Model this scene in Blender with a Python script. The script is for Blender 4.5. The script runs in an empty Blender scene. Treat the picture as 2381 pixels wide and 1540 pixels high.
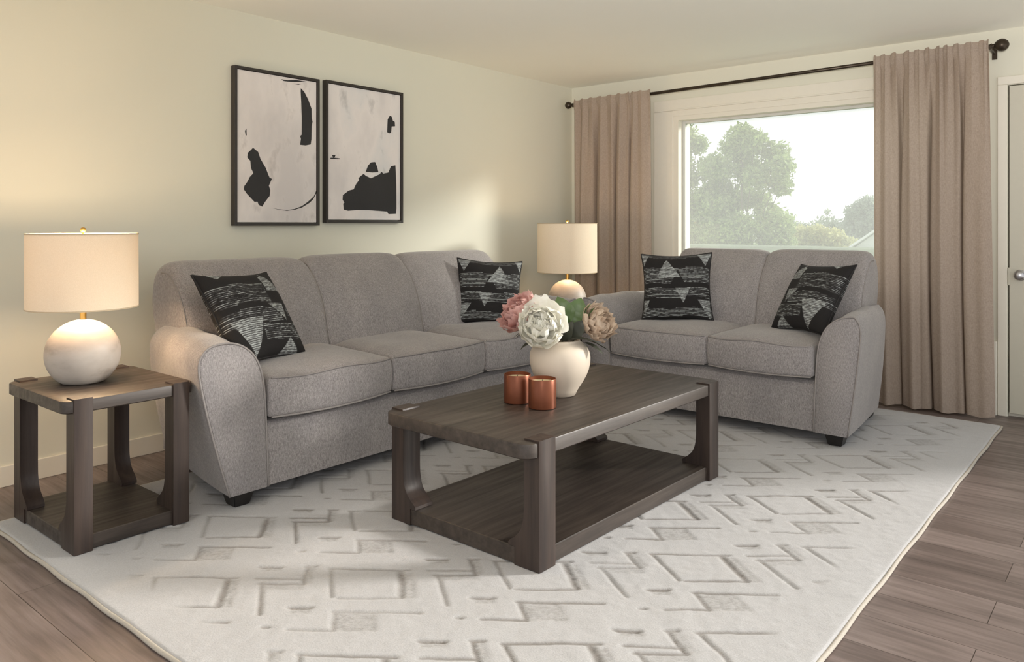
import bpy, bmesh, math, random
import numpy as np
from mathutils import Vector, Matrix, noise as mnoise
from mathutils.geometry import tessellate_polygon
random.seed(7); np.random.seed(7)
sc = bpy.context.scene
COL = sc.collection

# ------------------------------------------------------------------ camera, world, lights, exposure
cam_data = bpy.data.cameras.new('camera'); cam = bpy.data.objects.new('camera', cam_data); COL.objects.link(cam)
cam.location = (4.056, 0.0, 1.2); cam.rotation_euler = (math.radians(90), 0, math.radians(39.85))
cam_data.sensor_width = 36.0; cam_data.lens = 36.0*1802.2/2381; cam_data.shift_y = (521.7-770)/2381
cam_data.clip_start = 0.05; cam_data.clip_end = 500
sc.camera = cam
sc.view_settings.view_transform = 'Standard'; sc.view_settings.look = 'None'
sc.view_settings.exposure = 0.0; sc.view_settings.gamma = 1.0; sc.view_settings.use_curve_mapping = False
sc.cycles.max_bounces = 10; sc.cycles.diffuse_bounces = 6; sc.cycles.transparent_max_bounces = 16
sc.cycles.sample_clamp_indirect = 6.0; sc.cycles.use_denoising = True

world = bpy.data.worlds.new('world'); sc.world = world; world.use_nodes = True
wn = world.node_tree.nodes; wl = world.node_tree.links; wn.clear()
wo = wn.new('ShaderNodeOutputWorld'); wb = wn.new('ShaderNodeBackground')
wtc = wn.new('ShaderNodeTexCoord'); wsep = wn.new('ShaderNodeSeparateXYZ'); wr = wn.new('ShaderNodeValToRGB')
wl.new(wtc.outputs['Generated'], wsep.inputs[0]); wl.new(wsep.outputs['Z'], wr.inputs[0])
wr.color_ramp.elements[0].position = 0.0; wr.color_ramp.elements[0].color = (1.0, 0.985, 0.965, 1)
wr.color_ramp.elements[1].position = 0.5; wr.color_ramp.elements[1].color = (0.88, 0.94, 1.0, 1)
wl.new(wr.outputs[0], wb.inputs[0]); wb.inputs[1].default_value = 1.2
wl.new(wb.outputs[0], wo.inputs[0])

def light(name, kind, loc, energy, color, **kw):
    d = bpy.data.lights.new(name, kind); d.energy = energy; d.color = color
    for k, v in kw.items(): setattr(d, k, v)
    o = bpy.data.objects.new(name, d); o.location = loc; COL.objects.link(o); return o
sun = light('sun', 'SUN', (6, 10, 6), 4.6, (1.0, 0.96, 0.90), angle=math.radians(9))
sun.rotation_euler = Vector((-1, -1, -0.418)).to_track_quat('-Z', 'Y').to_euler()
# fill light added behind the camera, no such lamp in view
light('added_fill_point', 'POINT', (4.3, -0.5, 1.6), 28, (1.0, 0.97, 0.93), shadow_soft_size=0.16)
up = light('added_ceiling_spot', 'SPOT', (4.3, -0.6, 1.35), 620, (1.0, 0.98, 0.95), spot_size=math.radians(75), spot_blend=1.0, shadow_soft_size=0.15)  # unseen spot, added to brighten the ceiling
up.rotation_euler = (Vector((2.5, 3.4, 3.15))-up.location).to_track_quat('-Z', 'Y').to_euler()

# ------------------------------------------------------------------ material helpers
def srgb(r, g, b):
    f = lambda c: (c/255/12.92) if c/255 <= 0.04045 else ((c/255+0.055)/1.055)**2.4
    return (f(r), f(g), f(b), 1)
class NT:
    def __init__(s, name):
        s.m = bpy.data.materials.new(name); s.m.use_nodes = True; s.t = s.m.node_tree; s.n = s.t.nodes
        s.b = s.n['Principled BSDF']
    def node(s, kind, **kw):
        n = s.n.new(kind)
        for k, v in kw.items():
            if k in n.inputs.keys(): n.inputs[k].default_value = v
            else: setattr(n, k, v)
        return n
    def link(s, a, b): s.t.links.new(a, b)
    def coord(s, scale=(1, 1, 1), rot=(0, 0, 0), out='Object'):
        tc = s.node('ShaderNodeTexCoord'); mp = s.node('ShaderNodeMapping')
        mp.inputs['Scale'].default_value = scale; mp.inputs['Rotation'].default_value = rot
        s.link(tc.outputs[out], mp.inputs[0]); return mp.outputs[0]
    def noise(s, vec, scale, detail=4, rough=0.6):
        n = s.node('ShaderNodeTexNoise'); n.inputs['Scale'].default_value = scale
        n.inputs['Detail'].default_value = detail; n.inputs['Roughness'].default_value = rough
        s.link(vec, n.inputs['Vector']); return n.outputs['Fac']
    def ramp(s, fac, stops):
        r = s.node('ShaderNodeValToRGB'); el = r.color_ramp.elements
        while len(el) < len(stops): el.new(0.5)
        for e, (p, c) in zip(el, stops): e.position = p; e.color = c
        s.link(fac, r.inputs[0]); return r.outputs[0]
    def mix(s, fac, a, b, mode='MIX'):
        x = s.node('ShaderNodeMix', data_type='RGBA', blend_type=mode)
        for i, v in ((0, fac), (6, a), (7, b)):
            if hasattr(v, 'links'): s.link(v, x.inputs[i])
            else: x.inputs[i].default_value = v
        return x.outputs[2]
    def bump(s, h, strength, dist=0.002):
        b = s.node('ShaderNodeBump'); b.inputs['Strength'].default_value = strength; b.inputs['Distance'].default_value = dist
        s.link(h, b.inputs['Height']); s.link(b.outputs[0], s.b.inputs['Normal'])
    def set(s, **kw):
        for k, v in kw.items():
            k = k.replace('_', ' ')
            if hasattr(v, 'links'): s.link(v, s.b.inputs[k])
            else: s.b.inputs[k].default_value = v
        return s.m
def plain(name, col, rough=0.6, metal=0.0, var=0.06, scale=30, **kw):
    t = NT(name); n = t.noise(t.coord(), scale)
    c = t.ramp(n, [(0.3, tuple(x*(1-var) for x in col[:3])+(1,)), (0.7, tuple(min(1, x*(1+var)) for x in col[:3])+(1,))])
    return t.set(Base_Color=c, Roughness=rough, Metallic=metal, **kw)

def wall_mat(name, col):
    t = NT(name); v = t.coord(); n = t.noise(v, 260, 3)
    c = t.ramp(t.noise(v, 1.5), [(0.3, tuple(x*0.985 for x in col[:3])+(1,)), (0.7, col)])
    t.bump(n, 0.08, 0.001); return t.set(Base_Color=c, Roughness=0.75)
M_WALL = wall_mat('wall_paint', srgb(219, 216, 200))
M_CEIL = wall_mat('ceiling_paint', srgb(250, 248, 238))
M_TRIM = plain('trim_paint', srgb(226, 220, 206), 0.45, var=0.01)
M_DOOR = plain('door_paint', srgb(196, 191, 175), 0.5, var=0.01)
M_GAP = plain('door_gap_shade', srgb(70, 62, 52), 0.8)

def wood_mat(name, dark, mid, light_, rough=0.44, axis=1, contrast=1.0):
    t = NT(name)
    sc_ = [38, 38, 38]; sc_[axis] = 2.2
    v = t.coord(tuple(sc_)); g = t.noise(v, 1.0, 8, 0.62)
    sc2 = [7, 7, 7]; sc2[axis] = 0.9
    w = t.node('ShaderNodeTexNoise'); w.inputs['Scale'].default_value = 1.0; w.inputs['Detail'].default_value = 2
    w.inputs['Distortion'].default_value = 0.8; t.link(t.coord(tuple(sc2)), w.inputs['Vector'])
    wv = t.node('ShaderNodeMath', operation='MULTIPLY'); wv.inputs[1].default_value = 9.0; t.link(w.outputs['Fac'], wv.inputs[0])
    fr = t.node('ShaderNodeMath', operation='PINGPONG'); fr.inputs[1].default_value = 1.0; t.link(wv.outputs[0], fr.inputs[0])
    mixf = t.node('ShaderNodeMath', operation='MULTIPLY_ADD'); mixf.inputs[1].default_value = 0.22*contrast
    t.link(fr.outputs[0], mixf.inputs[0]); t.link(g, mixf.inputs[2])
    c = t.ramp(mixf.outputs[0], [(0.36, dark), (0.56, mid), (0.78, light_)])
    t.bump(mixf.outputs[0], 0.25, 0.0008)
    rr = t.ramp(g, [(0.3, (rough+0.1,)*3+(1,)), (0.7, (rough-0.04,)*3+(1,))])
    return t.set(Base_Color=c, Roughness=rr)
M_TABLE = wood_mat('dark_oak', srgb(47, 40, 35), srgb(62, 53, 47), srgb(75, 66, 59), contrast=.6)
M_TABLE_Z = wood_mat('dark_oak_upright', srgb(43, 33, 29), srgb(55, 43, 37), srgb(66, 53, 46), axis=2, contrast=.5)
M_FOOT = plain('black_foot', srgb(34, 31, 30), 0.35, var=0.2)

def fabric_mat():
    t = NT('grey_chenille'); v = t.coord()
    fine = t.noise(v, 420, 3, 0.7); mid = t.noise(v, 90, 4, 0.7)
    vw = t.coord((300, 300, 70)); weave = t.noise(vw, 1.0, 2, 0.6)
    big = t.noise(t.coord((6, 6, 2.6)), 1.0, 4, 0.6)
    a = t.ramp(fine, [(0.34, srgb(100, 96, 96)), (0.66, srgb(184, 178, 177))])
    b = t.ramp(weave, [(0.36, srgb(112, 107, 107)), (0.64, srgb(172, 166, 165))])
    c = t.mix(0.5, a, b)
    d = t.ramp(mid, [(0.35, (0.86, 0.86, 0.86, 1)), (0.65, (1.08, 1.08, 1.08, 1))])
    c = t.mix(1.0, c, d, 'MULTIPLY')
    e = t.ramp(big, [(0.32, (0.88, 0.88, 0.885, 1)), (0.68, (1.08, 1.075, 1.06, 1))])
    c = t.mix(1.0, c, e, 'MULTIPLY')
    t.bump(t.mix(0.5, fine, weave), 0.5, 0.003)
    m = t.set(Base_Color=c, Roughness=0.85)
    t.b.inputs['Sheen Weight'].default_value = 0.35; t.b.inputs['Sheen Roughness'].default_value = 0.4
    t.b.inputs['Sheen Tint'].default_value = (1, 0.97, 0.94, 1)
    return m
M_FAB = fabric_mat()
M_PIPE = plain('grey_welt', srgb(142, 136, 133), 0.85, var=0.12, scale=300)

def floor_mat():
    t = NT('plank_floor'); v = t.coord()
    br = t.node('ShaderNodeTexBrick'); t.link(v, br.inputs['Vector'])
    br.inputs['Scale'].default_value = 1.0; br.inputs['Brick Width'].default_value = 1.22; br.inputs['Row Height'].default_value = 0.18
    br.inputs['Mortar Size'].default_value = 0.0012; br.inputs['Mortar Smooth'].default_value = 0.2; br.offset = 0.37
    br.inputs['Color1'].default_value = srgb(130, 117, 112); br.inputs['Color2'].default_value = srgb(112, 99, 94)
    br.inputs['Mortar'].default_value = srgb(52, 42, 36)
    g = t.noise(t.coord((2.2, 34, 34)), 1.0, 7, 0.65)
    gg = t.ramp(g, [(0.3, (0.62, 0.60, 0.60, 1)), (0.5, (0.95, 0.94, 0.94, 1)), (0.72, (1.25, 1.24, 1.26, 1))])
    c = t.mix(1.0, br.outputs['Color'], gg, 'MULTIPLY')
    knots = t.noise(t.coord((2.6, 8, 8)), 1.0, 3, 0.5)
    k = t.ramp(knots, [(0.34, (0.78, 0.76, 0.75, 1)), (0.6, (1.08, 1.07, 1.07, 1))])
    c = t.mix(1.0, c, k, 'MULTIPLY')
    t.bump(g, 0.3, 0.0012)
    return t.set(Base_Color=c, Roughness=t.ramp(g, [(0.3, (0.44,)*3+(1,)), (0.7, (0.30,)*3+(1,))]))
M_FLOOR = floor_mat()

def attr_mat(name, attr, stops, rough, fine_scale=300, bump=0.4):
    t = NT(name); a = t.node('ShaderNodeAttribute', attribute_name=attr)
    n = t.noise(t.coord(), fine_scale, 3, 0.7)
    c = t.ramp(a.outputs['Fac'], stops)
    c = t.mix(1.0, c, t.ramp(n, [(0.3, (0.88, 0.88, 0.88, 1)), (0.7, (1.1, 1.1, 1.1, 1))]), 'MULTIPLY')
    t.bump(n, bump, 0.003); m = t.set(Base_Color=c, Roughness=rough)
    return m
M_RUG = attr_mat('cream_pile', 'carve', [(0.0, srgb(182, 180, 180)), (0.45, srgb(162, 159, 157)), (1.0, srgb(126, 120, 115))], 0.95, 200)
M_RUG.node_tree.nodes['Principled BSDF'].inputs['Sheen Weight'].default_value = 0.2
M_RUGEDGE = plain('rug_binding', srgb(184, 176, 164), 0.9, var=0.12, scale=200)
M_PILLOW = attr_mat('woven_black_pillow', 'weave', [(0.0, srgb(24, 21, 21)), (0.5, srgb(92, 92, 92)), (1.0, srgb(198, 204, 202))], 0.9, 500)

def curtain_mat():
    t = NT('taupe_linen'); v = t.coord((500, 500, 60)); n = t.noise(v, 1.0, 2, 0.6); n2 = t.noise(t.coord((60, 60, 700)), 1.0, 2, 0.6)
    c = t.mix(0.5, t.ramp(n, [(0.35, srgb(160, 143, 129)), (0.65, srgb(192, 175, 161))]), t.ramp(n2, [(0.35, srgb(164, 147, 133)), (0.65, srgb(188, 171, 157))]))
    t.set(Base_Color=c, Roughness=0.9); t.bump(n, 0.2, 0.001)
    tr = t.node('ShaderNodeBsdfTranslucent'); t.link(c, tr.inputs[0])
    mx = t.node('ShaderNodeMixShader'); mx.inputs[0].default_value = 0.28
    out = t.n['Material Output']; t.link(t.b.outputs[0], mx.inputs[1]); t.link(tr.outputs[0], mx.inputs[2]); t.link(mx.outputs[0], out.inputs[0])
    return t.m
M_CURT = curtain_mat()
def shade_mat():
    t = NT('lamp_shade_linen'); n = t.noise(t.coord((300, 300, 300)), 1.0, 2)
    c = t.ramp(n, [(0.3, srgb(232, 217, 192)), (0.7, srgb(240, 226, 203))])
    t.set(Base_Color=c, Roughness=0.9)
    tr = t.node('ShaderNodeBsdfTranslucent'); t.link(c, tr.inputs[0])
    mx = t.node('ShaderNodeMixShader'); mx.inputs[0].default_value = 0.105
    out = t.n['Material Output']; t.link(t.b.outputs[0], mx.inputs[1]); t.link(tr.outputs[0], mx.inputs[2]); t.link(mx.outputs[0], out.inputs[0])
    return t.m
M_SHADE = shade_mat()
def marble_mat():
    t = NT('travertine'); n = t.noise(t.coord((5, 5, 9)), 1.0, 6, 0.6)
    c = t.ramp(n, [(0.3, srgb(150, 138, 126)), (0.45, srgb(180, 170, 160)), (0.7, srgb(196, 187, 177))])
    t.bump(t.noise(t.coord(), 120, 3), 0.15, 0.001)
    return t.set(Base_Color=c, Roughness=0.5)
M_STONE = marble_mat()
M_BRASS = plain('brass', srgb(212, 170, 96), 0.28, 1.0)
M_BRONZE = plain('dark_bronze', srgb(66, 56, 46), 0.35, 0.7, var=0.1)
M_BULB = NT('bulb_glow'); M_BULB.b.inputs['Emission Color'].default_value = (1, 0.72, 0.42, 1); M_BULB.b.inputs['Emission Strength'].default_value = 6; M_BULB = M_BULB.m
M_VASE = plain('matte_cream_glaze', srgb(214, 200, 182), 0.6, var=0.02, scale=3)
M_COPPER = plain('copper_glass', srgb(122, 70, 48), 0.36, 0.6, var=0.12, scale=8)
M_WAX = plain('candle_wax', srgb(226, 200, 160), 0.5, var=0.03, Subsurface_Weight=0.2)
M_WICK = plain('wick', srgb(40, 34, 30), 0.9)
M_SILVER = plain('satin_nickel', srgb(180, 178, 180), 0.3, 1.0, var=0.04)
M_FRAME = plain('dark_frame', srgb(48, 42, 38), 0.45, var=0.1)
M_INK = plain('black_ink', srgb(42, 41, 42), 0.7, var=0.12, scale=6)

# ------------------------------------------------------------------ mesh helpers
def link(name, me, mat=None, parent=None, smooth=False, autos=None):
    o = bpy.data.objects.new(name, me); COL.objects.link(o)
    if mat is not None:
        for m in (mat if isinstance(mat, (list, tuple)) else [mat]): me.materials.append(m)
    if parent is not None: o.parent = parent
    if smooth: me.shade_smooth()
    return o
def build(name, bm, mat, parent=None, smooth=False, angle=None):
    bmesh.ops.recalc_face_normals(bm, faces=bm.faces)
    me = bpy.data.meshes.new(name); bm.to_mesh(me); bm.free()
    o = link(name, me, mat, parent, smooth)
    if angle is not None: me.set_sharp_from_angle(angle=math.radians(angle)) if smooth else None
    return o
def py(name, verts, faces, mat, parent=None, smooth=False):
    me = bpy.data.meshes.new(name); me.from_pydata([tuple(v) for v in verts], [], faces); me.update()
    return link(name, me, mat, parent, smooth)
def empty(name, loc=(0, 0, 0), rz=0, **tags):
    o = bpy.data.objects.new(name, None); o.location = loc; o.rotation_euler = (0, 0, rz); o.empty_display_size = 0.1
    COL.objects.link(o); tag(o, **tags); return o
def tag(o, **kw):
    for k, v in kw.items(): o[k] = v
    return o
def box(bm, x0, x1, y0, y1, z0, z1, bevel=0.0, seg=2, M=None):
    r = bmesh.ops.create_cube(bm, size=1.0)
    vs = r['verts']
    for v in vs: v.co = Vector((x0+(v.co.x+.5)*(x1-x0), y0+(v.co.y+.5)*(y1-y0), z0+(v.co.z+.5)*(z1-z0)))
    if bevel:
        es = list({e for v in vs for e in v.link_edges})
        rr = bmesh.ops.bevel(bm, geom=es, offset=bevel, segments=seg, affect='EDGES', profile=0.5)
        vs = list({v for f in rr['faces'] for v in f.verts} | {v for v in vs if v.is_valid})
    if M is not None:
        for v in vs: v.co = M @ v.co
    return vs
def boxobj(name, dims, mat, parent=None, bevel=0.0):
    bm = bmesh.new(); box(bm, *dims, bevel=bevel); return build(name, bm, mat, parent, smooth=bevel > 0, angle=40)
def structure(o): o['kind'] = 'structure'; return o
def lathe(name, prof, mat, parent=None, n=48, loc=(0, 0, 0), cap=True):
    V = []; F = []
    for (r, z) in prof:
        for k in range(n):
            a = 2*math.pi*k/n; V.append((loc[0]+r*math.cos(a), loc[1]+r*math.sin(a), loc[2]+z))
    for i in range(len(prof)-1):
        for k in range(n):
            F.append((i*n+k, i*n+(k+1) % n, (i+1)*n+(k+1) % n, (i+1)*n+k))
    if cap:
        F.append(tuple(range(n))[::-1]); F.append(tuple((len(prof)-1)*n+k for k in range(n)))
    bm = bmesh.new(); vs = [bm.verts.new(v) for v in V]
    for f in F:
        try: bm.faces.new([vs[i] for i in f])
        except ValueError: pass
    o = build(name, bm, mat, parent, smooth=True); o.data.set_sharp_from_angle(angle=math.radians(50)); return o
def tube(name, pts, r, mat, parent=None, n=8, taper=None):
    pts = [Vector(p) for p in pts]; V = []; F = []
    up = Vector((0, 0, 1)); prev = None
    for i, p in enumerate(pts):
        t = (pts[min(i+1, len(pts)-1)]-pts[max(i-1, 0)]).normalized()
        if prev is None:
            a = t.cross(up if abs(t.z) < 0.9 else Vector((1, 0, 0))).normalized()
        else: a = (prev - t*prev.dot(t)).normalized()
        prev = a; b = t.cross(a)
        rr = r if taper is None else r*taper(i/(len(pts)-1))
        for k in range(n):
            an = 2*math.pi*k/n; V.append(p+(a*math.cos(an)+b*math.sin(an))*rr)
    for i in range(len(pts)-1):
        for k in range(n): F.append((i*n+k, i*n+(k+1) % n, (i+1)*n+(k+1) % n, (i+1)*n+k))
    F.append(tuple(range(n))[::-1]); F.append(tuple((len(pts)-1)*n+k for k in range(n)))
    return py(name, V, F, mat, parent, True)
def loft(name, secs, mat, parent=None, sharp=50):
    n = len(secs[0]); bm = bmesh.new()
    R = [[bm.verts.new(p) for p in s] for s in secs]
    for i in range(len(secs)-1):
        for k in range(n): bm.faces.new((R[i][k], R[i][(k+1) % n], R[i+1][(k+1) % n], R[i+1][k]))
    bm.faces.new(R[0][::-1]); bm.faces.new(R[-1])
    o = build(name, bm, mat, parent, smooth=True); o.data.set_sharp_from_angle(angle=math.radians(sharp)); return o
def smoothloop(pts, n, closed=True):
    """Catmull-Rom resample to n points"""
    P = [np.array(p, float) for p in pts]; m = len(P); out = []
    segs = m if closed else m-1
    for k in range(n):
        t = k/(n if closed else n-1)*segs; i = min(int(t), segs-1); f = t-i
        g = (lambda j: P[j % m]) if closed else (lambda j: P[max(0, min(m-1, j))])
        a, b, c, d = g(i-1), g(i), g(i+1), g(i+2)
        out.append(0.5*((2*b)+(-a+c)*f+(2*a-5*b+4*c-d)*f*f+(-a+3*b-3*c+d)*f**3))
    return out
def rbox(name, size, r, nsub, deform, mat, parent=None):
    """rounded box on a dense grid, then deform(x,y,z in metres) -> point"""
    sx, sy, sz = size
    def ticks(s, n):
        k = 4; inner = np.linspace(-s/2+r, s/2-r, n+1); e = [-s/2+r*(1-math.cos(a)) for a in np.linspace(0, math.pi/2, k+1)[:-1]]
        return np.array(e+list(inner)+[-x for x in e[::-1]])
    T = [ticks(s, n) for s, n in zip(size, nsub)]; bm = bmesh.new(); cache = {}
    def V(p):
        key = tuple(round(float(c), 5) for c in p)
        if key not in cache:
            q = [max(-s/2+r, min(s/2-r, c)) for c, s in zip(p, size)]
            d = Vector([c-k for c, k in zip(p, q)])
            co = Vector(q)+(d.normalized()*r if d.length > 1e-9 else d)
            cache[key] = bm.verts.new(deform(*co) if deform else co)
        return cache[key]
    for ax in range(3):
        u, v = [a for a in range(3) if a != ax]
        for side in (-1, 1):
            for i in range(len(T[u])-1):
                for j in range(len(T[v])-1):
                    q = []
                    for (a, b) in ((i, j), (i+1, j), (i+1, j+1), (i, j+1)):
                        p = [0, 0, 0]; p[ax] = side*size[ax]/2; p[u] = T[u][a]; p[v] = T[v][b]; q.append(V(p))
                    if len(set(q)) == 4:
                        try: bm.faces.new(q)
                        except ValueError: pass
    return build(name, bm, mat, parent, smooth=True)

# ------------------------------------------------------------------ room shell
D = 5.70; H = 2.423; XR = 4.9; YB = -1.5
WX0, WX1, WZ0, WZ1 = 1.061, 2.98, 0.80, 2.048      # window opening
DX0, DX1, DZ1 = 3.333, 4.17, 2.069                 # door opening
structure(boxobj('floor', (0, XR, YB, D+0.2, -0.12, 0), M_FLOOR))
structure(boxobj('ceiling', (-0.12, XR, YB, D+0.2, H, H+0.1), M_CEIL))
structure(boxobj('wall_left', (-0.12, 0, YB, D, 0, H), M_WALL))
bm = bmesh.new()
for d in ((-0.12, WX0, 0, H), (WX0, WX1, 0, WZ0), (WX0, WX1, WZ1, H), (WX1, DX0, 0, H), (DX0, DX1, DZ1, H), (DX1, XR, 0, H)):
    box(bm, d[0], d[1], D, D+0.2, d[2], d[3])
bmesh.ops.remove_doubles(bm, verts=bm.verts, dist=1e-5)
structure(build('wall_back', bm, M_WALL))
bm = bmesh.new(); box(bm, 0, 0.013, YB, D, 0, 0.095, bevel=0.003)
structure(build('baseboard_left', bm, M_TRIM))
bm = bmesh.new(); box(bm, 0.013, 3.2, D-0.013, D, 0, 0.095, bevel=0.003)
structure(build('baseboard_back', bm, M_TRIM))

# window: jamb liner, casing, sash, pane
win = empty('window_1', (0, 0, 0)); win['kind'] = 'structure'
bm = bmesh.new()
cw = 0.09   # flat casing on the wall, with a thin lip under a deeper head board
box(bm, WX0-0.045-0.17, WX0-0.045, D-0.018, D, WZ0-0.1, WZ1+0.075, bevel=0.002)
box(bm, WX1+0.045, WX1+0.2, D-0.018, D, WZ0-0.1, WZ1+0.075, bevel=0.002)
box(bm, WX0-0.215, WX1+0.2, D-0.03, D, WZ1+0.075, WZ1+0.085, bevel=0.002)
box(bm, WX0-0.215, WX1+0.2, D-0.018, D, WZ1+0.085, WZ1+0.165, bevel=0.002)
box(bm, WX0-0.045, WX1+0.045, D-0.018, D, WZ1+0.029, WZ1+0.075)
build('window_casing', bm, M_TRIM, win)
bm = bmesh.new()
box(bm, WX0-0.045, WX0+0.004, D-0.012, D+0.17, WZ0, WZ1-0.006); box(bm, WX1-0.004, WX1+0.045, D-0.012, D+0.17, WZ0, WZ1-0.006)
box(bm, WX0-0.045, WX1+0.045, D-0.012, D+0.17, WZ1-0.006, WZ1+0.03)
build('window_jamb', bm, M_TRIM, win)
bm = bmesh.new(); box(bm, WX0-0.08, WX1+0.08, D-0.05, D+0.17, WZ0-0.03, WZ0+0.005, bevel=0.004)
build('window_sill', bm, M_TRIM, win)
bm = bmesh.new(); f = 0.022
box(bm, WX0+0.004, WX0+f+0.004, D+0.06, D+0.1, WZ0, WZ1-0.006, bevel=0.002); box(bm, WX1-f, WX1-0.004, D+0.06, D+0.1, WZ0, WZ1-0.006, bevel=0.002)
box(bm, WX0+f, WX1-f, D+0.06, D+0.1, WZ1-0.006-f, WZ1-0.006, bevel=0.002); box(bm, WX0+f, WX1-f, D+0.06, D+0.1, WZ0+0.004, WZ0+0.004+f, bevel=0.002)
fr = build('window_frame', bm, plain('window_vinyl', srgb(206, 205, 198), 0.4, var=0.01), win)
t = NT('window_glass'); out = t.n['Material Output']
tp = t.node('ShaderNodeBsdfTransparent'); gl = t.node('ShaderNodeBsdfGlossy'); gl.inputs['Roughness'].default_value = 0.02
tl = t.node('ShaderNodeBsdfTranslucent'); tl.inputs[0].default_value = (0.97, 0.97, 0.95, 1)
tp.inputs[0].default_value = (0.97, 0.985, 0.975, 1)
m1 = t.node('ShaderNodeMixShader'); m1.inputs[0].default_value = 0.16      # white veil in the pane, painting in the outdoor haze
m2 = t.node('ShaderNodeMixShader'); m2.inputs[0].default_value = 0.03
t.link(tp.outputs[0], m1.inputs[1]); t.link(tl.outputs[0], m1.inputs[2]); t.link(m1.outputs[0], m2.inputs[1]); t.link(gl.outputs[0], m2.inputs[2]); t.link(m2.outputs[0], out.inputs[0])
boxobj('glass_pane', (WX0+f, WX1-f, D+0.078, D+0.082, WZ0+f, WZ1-0.006-f), t.m, win)

# door and casing
door = empty('door_1', (0, 0, 0)); door['kind'] = 'structure'
bm = bmesh.new()
box(bm, DX0-0.055, DX0-0.004, D-0.014, D, 0.0, DZ1+0.004, bevel=0.003)
box(bm, DX0-0.055, DX1+0.06, D-0.014, D, DZ1+0.004, DZ1+0.055, bevel=0.003)
box(bm, DX1, DX1+0.06, D-0.014, D, 0, DZ1+0.004, bevel=0.003)
box(bm, DX0-0.004, DX1, D+0.03, D+0.09, 0, 0.02)
build('door_casing', bm, M_TRIM, door)
bm = bmesh.new(); box(bm, DX0, DX1, D+0.035, D+0.06, 0.0, DZ1); build('door_gap_sheet', bm, M_GAP, door)  # dark sheet filling the opening; the gap's shade is in its colour
bm = bmesh.new(); box(bm, DX0+0.007, DX1-0.007, D-0.004, D+0.034, 0.022, DZ1-0.006, bevel=0.002)
dp = build('door_panel', bm, M_DOOR, door)
bm = bmesh.new(); box(bm, DX0-0.002, DX0+0.014, D-0.007, D+0.002, 0.82, 0.93, bevel=0.002); build('strike_plate', bm, M_DOOR, door)
kb = lathe('door_knob', [(0.0335, 0), (0.0335, 0.004), (0.028, 0.008), (0.012, 0.012), (0.012, 0.03), (0.024, 0.038), (0.03, 0.048), (0.028, 0.058), (0.018, 0.064), (0.001, 0.066)], M_SILVER, door)
kb.rotation_euler = (math.pi/2, 0, 0); kb.location = (3.398, D-0.004, 0.885)
# short stepped trim block between the curtain and the door
tr = empty('trim_1', (0, 0, 0)); tr['kind'] = 'structure'
bm = bmesh.new(); box(bm, 3.0, 3.275, D-0.03, D, 0.0, 0.464, bevel=0.004); build('back_board', bm, M_TRIM, tr)
bm = bmesh.new(); box(bm, 3.0, 3.25, D-0.045, D-0.028, 0.0, 0.43, bevel=0.004); build('face_board', bm, M_TRIM, tr)

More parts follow.
